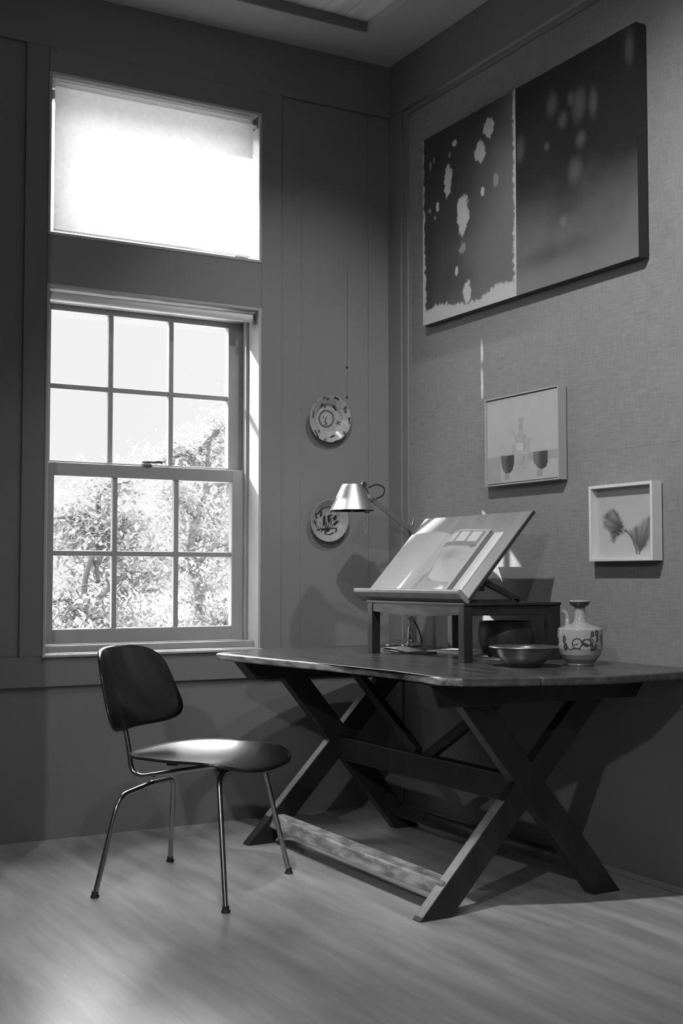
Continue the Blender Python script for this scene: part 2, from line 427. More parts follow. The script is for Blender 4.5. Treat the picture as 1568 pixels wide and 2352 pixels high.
w2 = D.objects.new('window_2', None); C.objects.link(w2); w2.location = (-1.107, .12, 2.352); struct(w2, 'upper window behind the lowered blind')
mb = MB(); bead_frame(mb, WXL, WXR, 2.352, 3.007, .013, -.004, .22); mb.build('jamb_lining', M['trim'], w2, bevel=.003)
mb = MB(); mb.box(WXL + .013, WXL + .024, .06, .10, 2.365, 2.994); mb.box(WXL + .024, WXR - .024, .06, .10, 2.972, 2.994); mb.build('stop_moulding', M['trim'], w2, bevel=.003)
mb = MB(); mb.box(WXL + .013, -1.515, .15, .186, 2.365, 2.994); mb.box(-.70, WXR - .013, .15, .186, 2.365, 2.994); mb.box(-1.515, -.70, .15, .186, 2.365, 2.40); mb.box(-1.515, -.70, .15, .186, 2.955, 2.994)
mb.build('sash', M['sash'], w2, bevel=.003)
box(-1.518, -.697, .168, .171, 2.397, 2.958).build('pane', M['glass'], w2)

# ------------------------------------------------------------------ roller blinds
def bracket(parent, x, z, s):
    m = MB(); m.box(x, x + .004 * s, .014, .052, z - .028, z + .020); m.lathe([(0, 0), (.012, 0), (.012, .008), (0, .008)], (x - (.0 if s < 0 else .004), .033, z), 14, tilt=Matrix.Rotation(PI / 2, 3, 'Y'))
    return m.build('bracket', M['chrome'], parent)
rb = thing('roller_blind', (-1.112, .033, 2.96), 'white translucent roller blind pulled down over the upper window', 'blind', 'roller blinds')
MB().lathe([(0, 0), (.014, 0), (.014, .868), (0, .868)], (-1.546, .036, 2.970), 24, tilt=Matrix.Rotation(PI / 2, 3, 'Y')).build('roller', M['blind'], rb, smooth=True)
def blind_w(v):
    z = 2.382 + .578 * v          # free edge set out of true to trim and break the sun sliver
    return .853 + .013 * min(1, max(0, (z - 2.60) / .05)) + .008 * math.exp(-((z - 2.52) / .022) ** 2)
MB().grid(lambda u, v: (-1.541 + blind_w(v) * u, .024 - .0025 * math.sin(v * 6) * (1 - v), 2.382 + .578 * v), 8, 60).build('fabric', M['blind'], rb, solid=.0006)
MB().tube([(-1.541, .024, 2.380), (-.688, .024, 2.380)], .005, 12, flat=.6).build('bottom_bar', M['blind'], rb, smooth=True)
bracket(rb, -1.5585, 2.970, 1); bracket(rb, -.657, 2.970, -1)
rb2 = thing('roller_blind', (-1.112, .033, 2.12), 'pale roller blind rolled up at the top of the lower window', 'blind', 'roller blinds')
MB().lathe([(0, 0), (.0185, 0), (.0185, .876), (0, .876)], (-1.550, .036, 2.118), 28, tilt=Matrix.Rotation(PI / 2, 3, 'Y')).build('roller', M['white_frame'], rb2, smooth=True)
bracket(rb2, -1.5585, 2.118, 1); bracket(rb2, -.657, 2.118, -1)
m = MB()
for i in range(5): m.tube([(-.668 + .006 * math.cos(a * PI / 4), .018, 2.108 - i * .008 + .005 * math.sin(a * PI / 4)) for a in range(8)], .0012, 5, closed=True)
m.build('chain', M['chrome'], rb2)

# ================================================================== OUTSIDE
gd = box(-40, 60, .6, 120, -.7, -.55).build('lawn', M['grass']); struct(gd); gd.name = 'ground'
sbox('low_sun_block', M['ext'], -4.09, -2.6, 3.0, 3.3, -.6, 4.06)  # unseen slab added outside to stop the lower sun rays
sbox('tall_sun_block', M['ext'], -6.5, -4.09, 3.0, 3.3, -.6, 6.2)  # taller unseen slab, added to keep sun off the window's left part
def tree(x, y, h, spread, nleaf, seed, label, lowest=.15, lean=0, branches=9, leaf=.038, trunk=.12):
    r = random.Random(seed); root = thing('broadleaf_tree', (x, y, -.55), label, 'tree', 'garden trees beyond the window')
    tips = []; tm = MB()
    top = Vector((x + lean, y, -.55 + h * .8)); P = [Vector((x, y, -.55)).lerp(top, t) + Vector((r.uniform(-.12, .12), r.uniform(-.12, .12), 0)) * (t > 0) for t in (0, .2, .4, .6, .8, 1)]
    pts = curve_pts(P, 4); tm.tube(pts, [trunk * (1 - .85 * i / (len(pts) - 1)) for i in range(len(pts))], 9)
    tr = tm.build('trunk', M['bark'], root, smooth=True)
    for b in range(branches):
        t = lowest + (1 - lowest) * (b + .5) / branches; s = Vector((x, y, -.55)).lerp(top, t)
        a = b * 2.4 + r.uniform(-.4, .4); L = spread * (1 - .55 * abs(t - .45)) * r.uniform(.7, 1)
        e = s + Vector((math.cos(a) * L, math.sin(a) * L * .8, L * r.uniform(.05, .5)))
        mid = s.lerp(e, .5) + Vector((r.uniform(-.15, .15), r.uniform(-.1, .1), r.uniform(.05, .25)))
        q = curve_pts([s, mid, e], 5)
        MB().tube(q, [trunk * .45 * (1 - .8 * i / (len(q) - 1)) for i in range(len(q))], 6).build('branch', M['bark'], root, smooth=True)
        for k in range(3, len(q)): tips.append((q[k], L * .33))
    R = np.random.default_rng(seed); V = []; F = []
    tips_a = np.array([list(t[0]) for t in tips]); rad = np.array([t[1] for t in tips])
    # sprays of leaves: each spray a loose flat cluster
    ns = nleaf // 14
    idx = R.integers(0, len(tips), ns); cen = tips_a[idx] + R.normal(0, 1, (ns, 3)) * rad[idx, None] * np.array([.75, .75, .5])
    for c in cen:
        for k in range(14):
            p = c + R.normal(0, 1, 3) * np.array([.12, .12, .07]); a = R.uniform(0, 6.28); s = leaf * R.uniform(.6, 1.3)
            u = np.array([math.cos(a), math.sin(a), R.uniform(-1.2, .6)]) * s; w_ = np.array([-math.sin(a), math.cos(a), R.uniform(-.5, .5)]) * s * .5
            b = len(V); V += [p - u, p + w_ - u * .2, p + u, p - w_ - u * .2]; F.append((b, b + 1, b + 2, b + 3))
    m = MB(); m.v = [tuple(map(float, q)) for q in V]; m.f = F; m.t = [.5] * len(V)
    m.build('foliage', M['leaf'], root)
tree(1.15, 7.6, 2.9, 1.0, 8500, 3, 'low leafy tree seen through the lower left panes', branches=11, trunk=.07)
tree(3.35, 10.2, 4.2, 1.25, 11000, 5, 'leafy tree with a forked trunk seen through the middle lower panes', branches=11, lowest=.05)
tree(5.9, 14.0, 5.0, 1.5, 13000, 11, 'leafy tree filling the lower right panes', branches=11, lowest=.05)
tree(3.75, 7.3, 5.6, .9, 700, 21, 'tall sparse tree whose bare limbs cross the right panes', lowest=.45, lean=-.5, branches=8, leaf=.03, trunk=.07)

# ================================================================== THE TABLE
TZ = .722
tb = thing('trestle_table', (-.5, -1.05, 0), 'long dark worn wooden trestle table with crossed legs under the pictures', 'table')
SX = -.645
endN = [(-.905, -1.745), (-.86, -1.80), (-.70, -1.87), (-.42, -1.945), (-.12, -1.915), (-.004, -1.86)]
m = MB()
m.prism([(-1.012, -.385), (-.935, -.97), (-.893, -1.48), (-.905, -1.745), (-.86, -1.80), (-.70, -1.87), (SX - .0012, -1.885), (SX - .0012, -.225), (-.80, -.275), (-.97, -.345)], TZ - .026, TZ)
m.prism([(SX + .0012, -1.885), (-.42, -1.945), (-.12, -1.915), (-.006, -1.86), (-.006, -.14), (-.30, -.14), (SX + .0012, -.225)], TZ - .026, TZ - .0008)
tt = m.build('tabletop', M['table'], tb, bevel=.006, seg=3)
m = MB(); m.prism([(-1.0145, -.385), (-.9375, -.97), (-.8955, -1.48), (-.9075, -1.743), (-.862, -1.7985), (-.855, -1.79), (-.898, -1.738), (-.885, -1.48), (-.927, -.97), (-1.004, -.39)], TZ - .0255, TZ - .0015)
e_ = m.build('scuffed_edge', M['edge'], tb, bevel=.005, seg=3); e_['label'] = 'scuffed pale front edge of the tabletop'
for yy in (-1.675, -.485):
    q0, q1 = yy, yy + .09
    tx0, tx1, bx0, bx1 = (-.893, -.035, -.862, -.095) if yy < -1 else (-.952, -.035, -.888, -.095)
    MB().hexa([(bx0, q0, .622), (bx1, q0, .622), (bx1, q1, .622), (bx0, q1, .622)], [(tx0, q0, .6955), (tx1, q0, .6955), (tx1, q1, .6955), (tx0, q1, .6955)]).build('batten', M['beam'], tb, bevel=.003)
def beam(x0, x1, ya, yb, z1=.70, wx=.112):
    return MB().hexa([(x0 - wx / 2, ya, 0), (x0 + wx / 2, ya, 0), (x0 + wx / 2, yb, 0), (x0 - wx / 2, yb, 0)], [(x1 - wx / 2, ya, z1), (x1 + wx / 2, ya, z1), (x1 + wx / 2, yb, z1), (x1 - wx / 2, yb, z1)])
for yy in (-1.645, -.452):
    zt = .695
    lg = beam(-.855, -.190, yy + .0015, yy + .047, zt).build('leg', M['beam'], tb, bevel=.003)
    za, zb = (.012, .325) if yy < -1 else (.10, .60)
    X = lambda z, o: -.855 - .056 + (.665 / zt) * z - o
    wf = MB().hexa([(X(za, .0012), yy + .004, za), (X(za, -.004), yy + .004, za), (X(za, -.004), yy + .044, za), (X(za, .0012), yy + .044, za)], [(X(zb, .0012), yy + .004, zb), (X(zb, -.004), yy + .004, zb), (X(zb, -.004), yy + .044, zb), (X(zb, .0012), yy + .044, zb)]).build('lit_face', M['lit_face'], lg)  # pale slab paints window light onto the leg's left face
    wf['label'] = 'paler strip of window light painted on the leg'
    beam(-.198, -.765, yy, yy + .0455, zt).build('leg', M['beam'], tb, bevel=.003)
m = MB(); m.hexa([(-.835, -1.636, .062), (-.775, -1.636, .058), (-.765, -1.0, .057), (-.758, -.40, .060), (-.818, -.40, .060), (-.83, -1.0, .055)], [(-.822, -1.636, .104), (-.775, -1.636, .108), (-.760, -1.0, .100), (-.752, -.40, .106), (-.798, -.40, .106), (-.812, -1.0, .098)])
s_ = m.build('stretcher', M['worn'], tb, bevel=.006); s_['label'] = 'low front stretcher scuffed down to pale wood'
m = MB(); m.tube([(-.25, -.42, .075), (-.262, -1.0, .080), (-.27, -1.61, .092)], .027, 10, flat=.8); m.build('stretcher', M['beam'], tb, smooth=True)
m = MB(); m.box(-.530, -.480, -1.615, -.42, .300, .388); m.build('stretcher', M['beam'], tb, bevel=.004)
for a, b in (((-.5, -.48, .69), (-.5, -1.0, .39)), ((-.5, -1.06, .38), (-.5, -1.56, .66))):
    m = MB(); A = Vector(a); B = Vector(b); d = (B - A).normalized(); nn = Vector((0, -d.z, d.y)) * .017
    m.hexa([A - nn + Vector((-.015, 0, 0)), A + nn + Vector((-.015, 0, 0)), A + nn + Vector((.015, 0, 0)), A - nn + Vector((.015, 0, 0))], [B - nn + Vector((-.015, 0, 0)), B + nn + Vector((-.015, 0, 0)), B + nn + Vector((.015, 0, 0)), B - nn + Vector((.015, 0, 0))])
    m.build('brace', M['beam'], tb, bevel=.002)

# ================================================================== THE STAND AND ITS SLOPING BOARD
st = thing('writing_stand', (-.295, -.965, TZ), 'small black wooden bench stand straddling the table top', 'stand')
sx0, sx1, sy0, sy1 = -.502, -.088, -1.290, -.650
st_top = .922
box(sx0 - .002, sx1 + .002, sy0 - .004, sy1 + .004, .912, st_top).build('top', M['black_wood'], st, bevel=.002)
for (xa, ya) in ((sx0, sy0), (sx0, sy1 - .035), (sx1 - .046, sy0), (sx1 - .046, sy1 - .035)):
    wx = .036 if xa == sx0 else .046
    MB().hexa([(xa, ya, TZ), (xa + wx, ya, TZ), (xa + wx, ya + .035, TZ), (xa, ya + .035, TZ)], [(xa, ya, .912), (xa + wx, ya, .912), (xa + wx, ya + .035, .912), (xa, ya + .035, .912)]).build('leg', M['black_wood'], st, bevel=.002)
box(sx0 + .036, sx1 - .046, sy0 + .003, sy0 + .024, .879, .912).build('side_rail', M['black_wood'], st, bevel=.002)
box(sx0 + .036, sx1 - .046, sy1 - .024, sy1 - .003, .879, .912).build('side_rail', M['black_wood'], st, bevel=.002)
# front rail with a gently shaped lower edge
m = MB(); ys = np.linspace(sy0 + .035, sy1 - .035, 15)
V = []; 
for xx in (sx0 + .003, sx0 + .022):
    for i, yy in enumerate(ys): V.append((xx, yy, .872 + .010 * (abs(i / 14 - .5) * 2) ** 2)); V.append((xx, yy, .912))
F = []
for i in range(14):
    a = 2 * i; F.append((a, a + 1, a + 3, a + 2)); b = a + 30; F.append((b, b + 2, b + 3, b + 1)); F.append((a, a + 2, b + 2, b)); F.append((a + 1, b + 1, b + 3, a + 3))
F += [(0, 30, 31, 1), (28, 29, 59, 58)]
m.add(V, F); fr_ = m.build('front_rail', M['stand_front'], st); fr_['label'] = 'front rail rubbed to paler wood'
box(sx1 - .022, sx1 - .003, sy0 + .035, sy1 - .035, .879, .912).build('back_rail', M['black_wood'], st)

# sloping board
bs = Vector((.282, 0, .310)).normalized(); bn = Vector((-.310, 0, .282)).normalized(); bp0 = Vector((-.477, 0, .934))
def onb(s, y, h): p = bp0 + bs * s + bn * h; return (p.x, y, p.z)
BY0, BY1, BL = -1.276, -.588, .419
bd = thing('book_rest', (-.477, -.93, .924), 'sloping brown wooden reading board propped on the black stand', 'book rest')
def bbox(s0, s1, y0, y1, h0, h1):
    return MB().hexa([onb(s0, y0, h0), onb(s1, y0, h0), onb(s1, y1, h0), onb(s0, y1, h0)], [onb(s0, y0, h1), onb(s1, y0, h1), onb(s1, y1, h1), onb(s0, y1, h1)])
bbox(0, BL, BY0 + .003, BY1, -.011, 0).build('panel', M['board'], bd, bevel=.002)
bbox(0, BL + .002, BY0 - .003, BY0 + .003, -.012, -.0005).build('edge_band', M['board_edge'], bd, bevel=.001)
# ledge: a moulded strip along the foot of the panel
m = MB(); prof = [(-.012, -.012), (.0, -.012), (.006, .0), (.006, .043), (.001, .050), (-.006, .050), (-.012, .043), (-.016, .020)]
A = [onb(s, BY0 - .002, h) for s, h in prof]; B = [onb(s, BY1 + .018, h) for s, h in prof]; m.hexa(A, B)
m.build('ledge', M['board'], bd, bevel=.002)
# props: two diagonal struts and a cross rail, hinged under the panel
for yy in (BY0 + .012, BY1 - .03):
    A = Vector((-.405, yy, 1.000)); B = Vector((-.245, yy, .9245)); 
    d = (B - A).normalized(); nn = Vector((-d.z, 0, d.x)) * .011
    MB().hexa([A - nn, A + nn, A + nn + Vector((0, .016, 0)), A - nn + Vector((0, .016, 0))], [B - nn * .4, B + nn * 1.2, B + nn * 1.2 + Vector((0, .016, 0)), B - nn * .4 + Vector((0, .016, 0))]).build('prop', M['black_wood'], bd, bevel=.001)
box(-.405, -.385, BY0 + .03, BY1 - .03, .962, .980).build('cross_rail', M['black_wood'], bd)
box(-.470, -.250, BY0 + .012, BY0 + .030, .9225, .934).build('base_rail', M['black_wood'], bd)
box(-.470, -.250, BY1 - .030, BY1 - .012, .9225, .934).build('base_rail', M['black_wood'], bd)

# ------------------------------------------------------------------ open book on the board
GY = -.888
def page_h(t):  # bulge of an open page from gutter (t=0) to fore edge (t=1)
    return .004 + .032 * (1 - math.exp(-t * 5)) * (1 - .55 * t)
def left_tone(u, v):
    a = .33 + .03 * (fbm(u, v, 6, 6, 31) - .5)
    return a
def right_tone(u, v):
    a = np.full(u.shape, .38)
    inside = (u > .05) & (u < .93) & (v > .17) & (v < .97)
    a = np.where(inside, .33 + .08 * fbm(u, v, 5, 5, 41), a)
    a = np.where(inside & (v > .73), .19, a)
    for q in (.12, .385, .65): a = np.where((u > q) & (u < q + .22) & (v > .80) & (v < .965), .50, a)
    blob = np.exp(-(((u - .50) / .20) ** 2 + ((v - .58) / .10) ** 2)); a = a - .15 * blob * inside
    bird = inpoly(u, v, [(.12, .20), (.18, .27), (.26, .28), (.31, .33), (.30, .42), (.35, .36), (.37, .30), (.40, .22), (.52, .18), (.62, .165), (.15, .165)])
    a = np.where(bird, .16 + .1 * fbm(u, v, 14, 14, 42), a)
    spot = np.exp(-(((u - .86) / .05) ** 2 + ((v - .72) / .02) ** 2)); a = a - .22 * spot
    a = np.where((v < .172) & inside, .2, a)
    a = np.where((u > .04) & (u < .95) & (v < .165), .24, a)
    return np.clip(a, .03, .9)
bk = thing('open_book', (-.40, GY, .96), 'large open picture book lying on the sloping board', 'book')
s0, s1 = .008, .312
LW, RW = .268, .262
box_pts = bbox(s0 - .003, s1 + .004, GY - RW - .052, GY + LW + .004, .0005, .0035)
cv = box_pts.build('cover', M['white_frame'], bk, bevel=.0008)
bbox(s0, s1, GY - RW - .040, GY - .002, .0036, .0042).build('endpaper', M['paper'], bk)
def pages(side, W_, tone, nm, wh):
    m = MB()
    def f(u, v):
        s = s0 + (s1 - s0) * v; t = u if side < 0 else 1 - u
        y = GY + side * W_ * t if side < 0 else GY + W_ * t
        return onb(s, y, page_h(t) * wh)
    nu, nv = 110, 90
    if side < 0: m.grid(f, nu, nv, tone, flip=True)
    else: m.grid(f, nu, nv, tone, flip=True)
    o = m.build(nm, M['page'], bk, tone=True, smooth=True)
    # paper block under the page
    b = MB(); n = 24; V = []
    for s in (s0 + .0005, s1 - .0005):
        for i in range(n + 1):
            t = i / n; y = GY + side * (W_ - .001) * t
            V.append(onb(s, y, .0042)); V.append(onb(s, y, max(page_h(t) * wh - .0004, .0044)))
    F = []
    K = 2 * (n + 1)
    for i in range(n):
        a = 2 * i; F += [(a, a + 1, a + 3, a + 2), (K + a, K + a + 2, K + a + 3, K + a + 1), (a + 1, K + a + 1, K + a + 3, a + 3), (a, a + 2, K + a + 2, K + a)]
    F += [(0, K, K + 1, 1), (K - 2, K - 1, 2 * K - 1, 2 * K - 2)]
    b.add(V, F); b.build('page_block', mat_block, bk)
mat_block = noise_mat('page_edges', .10, .22, scale=(60, 60, 60), nscale=10, rough=.7)
pages(1, LW, left_tone, 'page', 1.0); pages(-1, RW, right_tone, 'page', 1.25)

# ================================================================== DESK LAMP
lp = thing('desk_lamp', (-.13, -.30, TZ), 'aluminium articulated desk lamp with conical shade at the far end of the table', 'lamp')
MB().lathe([(0, TZ), (.086, TZ), (.089, TZ + .003), (.089, TZ + .010), (.085, TZ + .013), (0, TZ + .0135)], (-.13, -.30, 0), 56).build('base', M['polish'], lp, smooth=True)
sx, sy = -.086, -.30
MB().lathe([(0, .7355), (.015, .7355), (.0155, .755), (.010, .80), (.0065, .803), (.0065, .838), (0, .838)], (sx, sy, 0), 24).build('stem', M['polish'], lp, smooth=True)
m = MB(); m.tube([(sx - .007, sy, .835), (sx - .007, sy, 1.235)], .0042, 10); m.tube([(sx + .007, sy, .835), (sx + .007, sy, 1.215)], .0042, 10)
m.box(sx - .011, sx + .011, sy - .006, sy + .006, .832, .852)
la = m.build('lower_arm', M['chrome'], lp, smooth=True)
for z in (.842, 1.212):
    MB().lathe([(0, -.010), (.011, -.010), (.012, 0), (.011, .010), (0, .010)], (sx, sy, z), 18, tilt=Matrix.Rotation(PI / 2, 3, 'X')).build('joint', M['polish'], la, smooth=True)
MB().tube([(sx + .002, sy, 1.20), (sx + .012, sy - .004, 1.232), (sx + .020, sy - .004, 1.262)], [.006, .005, .003], 8).build('tension_lever', M['chrome'], la, smooth=True)
HX, HY = -.397, -.35
J = Vector((-.318, -.345, 1.342))
A = Vector((sx - .004, sy - .008, 1.214)); m = MB(); d = (J - A).normalized(); up = Vector((0, 0, 1)); nn = (up - d * d.dot(up)).normalized()
ys = Vector((0, 1, 0))
m.hexa([A - nn * .013 - ys * .004, A + nn * .013 - ys * .004, A + nn * .013 + ys * .004, A - nn * .013 + ys * .004], [J - nn * .011 - ys * .004, J + nn * .011 - ys * .004, J + nn * .011 + ys * .004, J - nn * .011 + ys * .004])
ua = m.build('upper_arm', M['alu'], lp, bevel=.002)
for p, r in ((J, .014), (J + Vector((.012, 0, -.014)), .011)):
    MB().lathe([(0, -.012), (r * .8, -.012), (r, -.004), (r, .006), (r * .7, .012), (0, .012)], p, 18, tilt=Matrix.Rotation(PI / 2, 3, 'X')).build('joint', M['polish'], ua, smooth=True)
sh = MB().lathe([(.0885, 1.281), (.0905, 1.283), (.042, 1.386), (.040, 1.389), (.0, 1.390), (.0, 1.387), (.039, 1.385), (.0885, 1.281)], (HX, HY, 0), 64)
sh = sh.build('lamp_shade', M['alu'], lp, smooth=True)
m = MB(); m.tube([(HX + .040, HY, 1.384), (HX + .058, HY, 1.370), (J.x, J.y, J.z)], [.010, .013, .009], 12); m.build('shade_mount', M['chrome'], sh, smooth=True)
m = MB(); m.lathe([(0, -.006), (.011, -.006), (.011, .006), (0, .006)], (HX + .048, HY - .012, 1.390), 14, tilt=Matrix.Rotation(PI / 2, 3, 'X')); m.build('switch', M['rubber'], sh)
MB().lathe([(0, 1.384), (.016, 1.384), (.016, 1.330), (.028, 1.305), (.024, 1.285), (0, 1.279)], (HX, HY, 0), 20).build('bulb', M['paper'], sh, smooth=True)
box(HX + .017, HX + .032, HY - .0855, HY - .072, 1.268, 1.285).build('clip', M['rubber'], sh)
m = MB(); m.tube(curve_pts([(HX + .012, HY - .078, 1.272), (HX + .014, HY - .078, 1.22), (HX + .020, HY - .078, 1.183), (HX + .027, HY - .078, 1.215), (HX + .028, HY - .078, 1.272)], 8), .0010, 6); m.build('pull_wire', M['chrome'], sh)
m = MB(); m.tube(curve_pts([(HX + .072, HY - .01, 1.378), (HX + .11, HY - .01, 1.392), (HX + .145, HY - .012, 1.378), (HX + .140, HY - .012, 1.350), (HX + .112, HY - .01, 1.335), (J.x + .02, J.y - .006, J.z - .010)], 8), .0033, 8)
m.build('cable', M['cable'], lp, smooth=True)
m = MB(); m.tube(curve_pts([(sx - .028, sy - .008, 1.226), (sx - .012, sy - .012, 1.203), (sx - .003, sy - .012, 1.16), (sx, sy - .012, 1.10), (sx, sy - .012, .90), (sx + .006, sy - .006, .842), (sx + .03, sy - .01, .80), (sx + .048, sy - .01, .755), (sx + .058, sy + .01, .728), (-.035, -.20, .726), (-.03, -.145, .724)], 8), .0032, 8)
m.build('cable', M['cable'], lp, smooth=True)

# ================================================================== THINGS ON THE TABLE
# wide-rimmed bowl
bc = (-.425, -1.515)
bw_ = MB().lathe([(0, TZ), (.050, TZ), (.054, TZ + .004), (.076, TZ + .020), (.086, TZ + .042), (.088, TZ + .056), (.112, TZ + .0605), (.1135, TZ + .063), (.112, TZ + .065), (.086, TZ + .0605), (.082, TZ + .044), (.070, TZ + .022), (.045, TZ + .008), (0, TZ + .007)], (bc[0], bc[1], 0), 64)
tag(bw_.build('wide_rimmed_bowl', M['pewter'], smooth=True, origin=(bc[0], bc[1], TZ)), 'grey metal bowl with a wide flat rim at the near edge of the table', 'bowl')
# ewer
vc = (-.232, -1.565); VR = .0735
def vase_tone(r, h, a):
    z = h - TZ; base = .34
    d = lambda aa: (aa - a + PI) % (2 * PI) - PI
    def S(x, y): return x
    # a0: direction towards the camera
    a0 = math.atan2(CAM[1] - vc[1], CAM[0] - vc[0])
    x = ((a - a0 + PI) % (2 * PI) - PI) * VR        # metres to the right seen from the table's long side
    if z < .022: base = .20
    if z > .202: base = .34
    if .186 < z < .206: base = .05
    if .15 < z: return base
    y = z
    def ring(cx, cy, rx, ry, wd, ph0=0, ph1=2 * PI, dark=.035):
        q = math.hypot((x - cx) / rx, (y - cy) / ry); ph = math.atan2((y - cy) / ry, (x - cx) / rx) % (2 * PI)
        return abs(q - 1) * min(rx, ry) < wd and ph0 <= ph <= ph1
    if ring(-.010, .0735, .0155, .016, .0021): base = .04
    if ring(-.016, .0775, .010, .0085, .0016, PI * .9, PI * 1.9): base = .05
    if ring(.022, .0765, .0145, .011, .0024): base = .04
    if y < .080 - (x - .01) * .55 and ((x - .022) / .0145) ** 2 + ((y - .0765) / .011) ** 2 < 1 and x < .027: base = .05
    for (px, py, rx, ry) in ((.042, .104, .007, .010), (.060, .106, .008, .012), (.062, .086, .006, .008), (.040, .060, .006, .012), (.056, .064, .007, .009), (-.056, .086, .007, .014), (-.052, .062, .008, .013), (.050, .056, .005, .006), (.085, .09, .008, .014), (.1, .07, .010, .012), (-.10, .08, .014, .012), (-.13, .07, .008, .02), (.14, .08, .012, .012)):
        q = ((x - px) / rx) ** 2 + ((y - py) / ry) ** 2
        if q < 1: base = .045 if q > .12 else .16
    for (x1, y1, x2, y2) in ((.036, .098, .034, .090), (.034, .090, .046, .084), (.046, .084, .041, .070), (.052, .076, .058, .080), (-.035, .053, -.020, .058), (-.020, .058, .0, .056), (-.048, .072, -.040, .056)):
        L2 = (x2 - x1) ** 2 + (y2 - y1) ** 2; t = max(0, min(1, ((x - x1) * (x2 - x1) + (y - y1) * (y2 - y1)) / L2))
        if math.hypot(x - x1 - t * (x2 - x1), y - y1 - t * (y2 - y1)) < .0020: base = .045
    return base
vp = [(0, 0), (.044, 0), (.046, .004), (.044, .008), (.055, .020), (.066, .036), (.0725, .056), (VR, .078), (VR, .100), (.0725, .118), (.069, .1225), (.060, .1255), (.045, .130), (.030, .135), (.0235, .139), (.020, .150), (.0180, .165), (.0170, .186), (.0175, .190), (.030, .198), (.0325, .204), (.0335, .206), (.0345, .210), (.033, .2125), (.022, .2115), (.010, .205), (0, .203)]
fine = []
for (r1, h1), (r2, h2) in zip(vp[:-1], vp[1:]):
    n = max(1, int((abs(h2 - h1) + abs(r2 - r1)) / .0016)) if h1 < .14 else 2
    for k in range(n): fine.append((r1 + (r2 - r1) * k / n, h1 + (h2 - h1) * k / n))
fine.append(vp[-1])
ew = thing('porcelain_ewer', (vc[0], vc[1], TZ), 'pale glazed ewer with dark brushed scrolls and a short spout at the table end', 'ewer')
MB().lathe([(r, h + TZ) for r, h in fine], (vc[0], vc[1], 0), 220, tone=vase_tone).build('body', M['vase'], ew, smooth=True, tone=True)
sd = Vector((-.872, .489, 0)).normalized()
P0 = Vector((vc[0], vc[1], TZ))
sp = curve_pts([P0 + sd * .040 + Vector((0, 0, .124)), P0 + sd * .041 + Vector((0, 0, .142)), P0 + sd * .041 + Vector((0, 0, .158)), P0 + sd * .047 + Vector((0, 0, .171)), P0 + sd * .056 + Vector((0, 0, .177))], 6)
MB().tube(sp, [.0115 - .005 * min(1, i / 10) for i in range(len(sp))], 14).build('spout', M['white_glaze'], ew, smooth=True)
# dark pot under the stand
pc = (-.175, -1.09)
pt = MB().lathe([(0, TZ), (.065, TZ), (.090, TZ + .022), (.101, TZ + .055), (.103, TZ + .085), (.100, TZ + .112), (.094, TZ + .128), (.089, TZ + .128), (.093, TZ + .10), (.094, TZ + .06), (.06, TZ + .015), (0, TZ + .010)], (pc[0], pc[1], 0), 56)
tag(pt.build('stoneware_pot', M['clay'], smooth=True, origin=(pc[0], pc[1], TZ)), 'dark round stoneware pot standing beneath the black stand', 'pot')
# papers and a folded booklet under the stand
def sheet(name, cx, cy, w_, d_, rot, z0, th, m, label, cat, group=None):
    c, s = math.cos(rot), math.sin(rot); q = [(cx + c * a - s * b, cy + s * a + c * b) for a, b in ((-w_ / 2, -d_ / 2), (w_ / 2, -d_ / 2), (w_ / 2, d_ / 2), (-w_ / 2, d_ / 2))]
    return tag(MB().prism(q, z0, z0 + th).build(name, m, origin=(cx, cy, z0)), label, cat, group)
sheet('paper_stack', -.19, -.83, .16, .22, .25, TZ, .009, M['paper'], 'stack of white papers lying on the table beneath the stand', 'paper')
sheet('postcard', -.30, -1.14, .09, .13, -.5, TZ, .0012, M['white_frame'], 'small white card lying on the table in front of the dark pot', 'card')
bt = thing('folded_booklet', (-.375, -.79, TZ), 'dark covered booklet with its white pages curling open beside the lamp', 'booklet')
dr = Vector((.50, -.86, 0)).normalized(); pr_ = Vector((.86, .50, 0)); b0 = Vector((-.455, -.665, TZ))
def loop_pts(hh, L, z0): return curve_pts([b0 + dr * L + Vector((0, 0, z0)), b0 + dr * (L * .5) + Vector((0, 0, z0 + hh * .8)), b0 + dr * (L * .16) + Vector((0, 0, z0 + hh)), b0 + Vector((0, 0, z0 + hh * .55)), b0 + dr * (L * .15) + Vector((0, 0, z0 + .001)), b0 + dr * L + Vector((0, 0, z0))], 6)
def ribbon(pts, wv, th):
    m = MB(); n = len(pts); V = []
    for p in pts: V += [p, p + wv]
    m.add(V, [(2 * i, 2 * i + 1, 2 * i + 3, 2 * i + 2) for i in range(n - 1)]); return m
ribbon(loop_pts(.018, .13, .0012), pr_ * .13, .001).build('page', M['paper'], bt, smooth=True, solid=.0012)
ribbon(loop_pts(.009, .10, .0012), pr_ * .13, .001).build('page', M['paper'], bt, smooth=True, solid=.0010)
m = MB(); q = [b0 + dr * .05 - pr_ * .002, b0 + dr * .20 - pr_ * .002, b0 + dr * .20 + pr_ * .14, b0 + dr * .05 + pr_ * .14]
m.hexa([v + Vector((0, 0, .0)) for v in q], [v + Vector((0, 0, .0055)) for v in q]); m.build('cover', M['dark_paper'], bt)

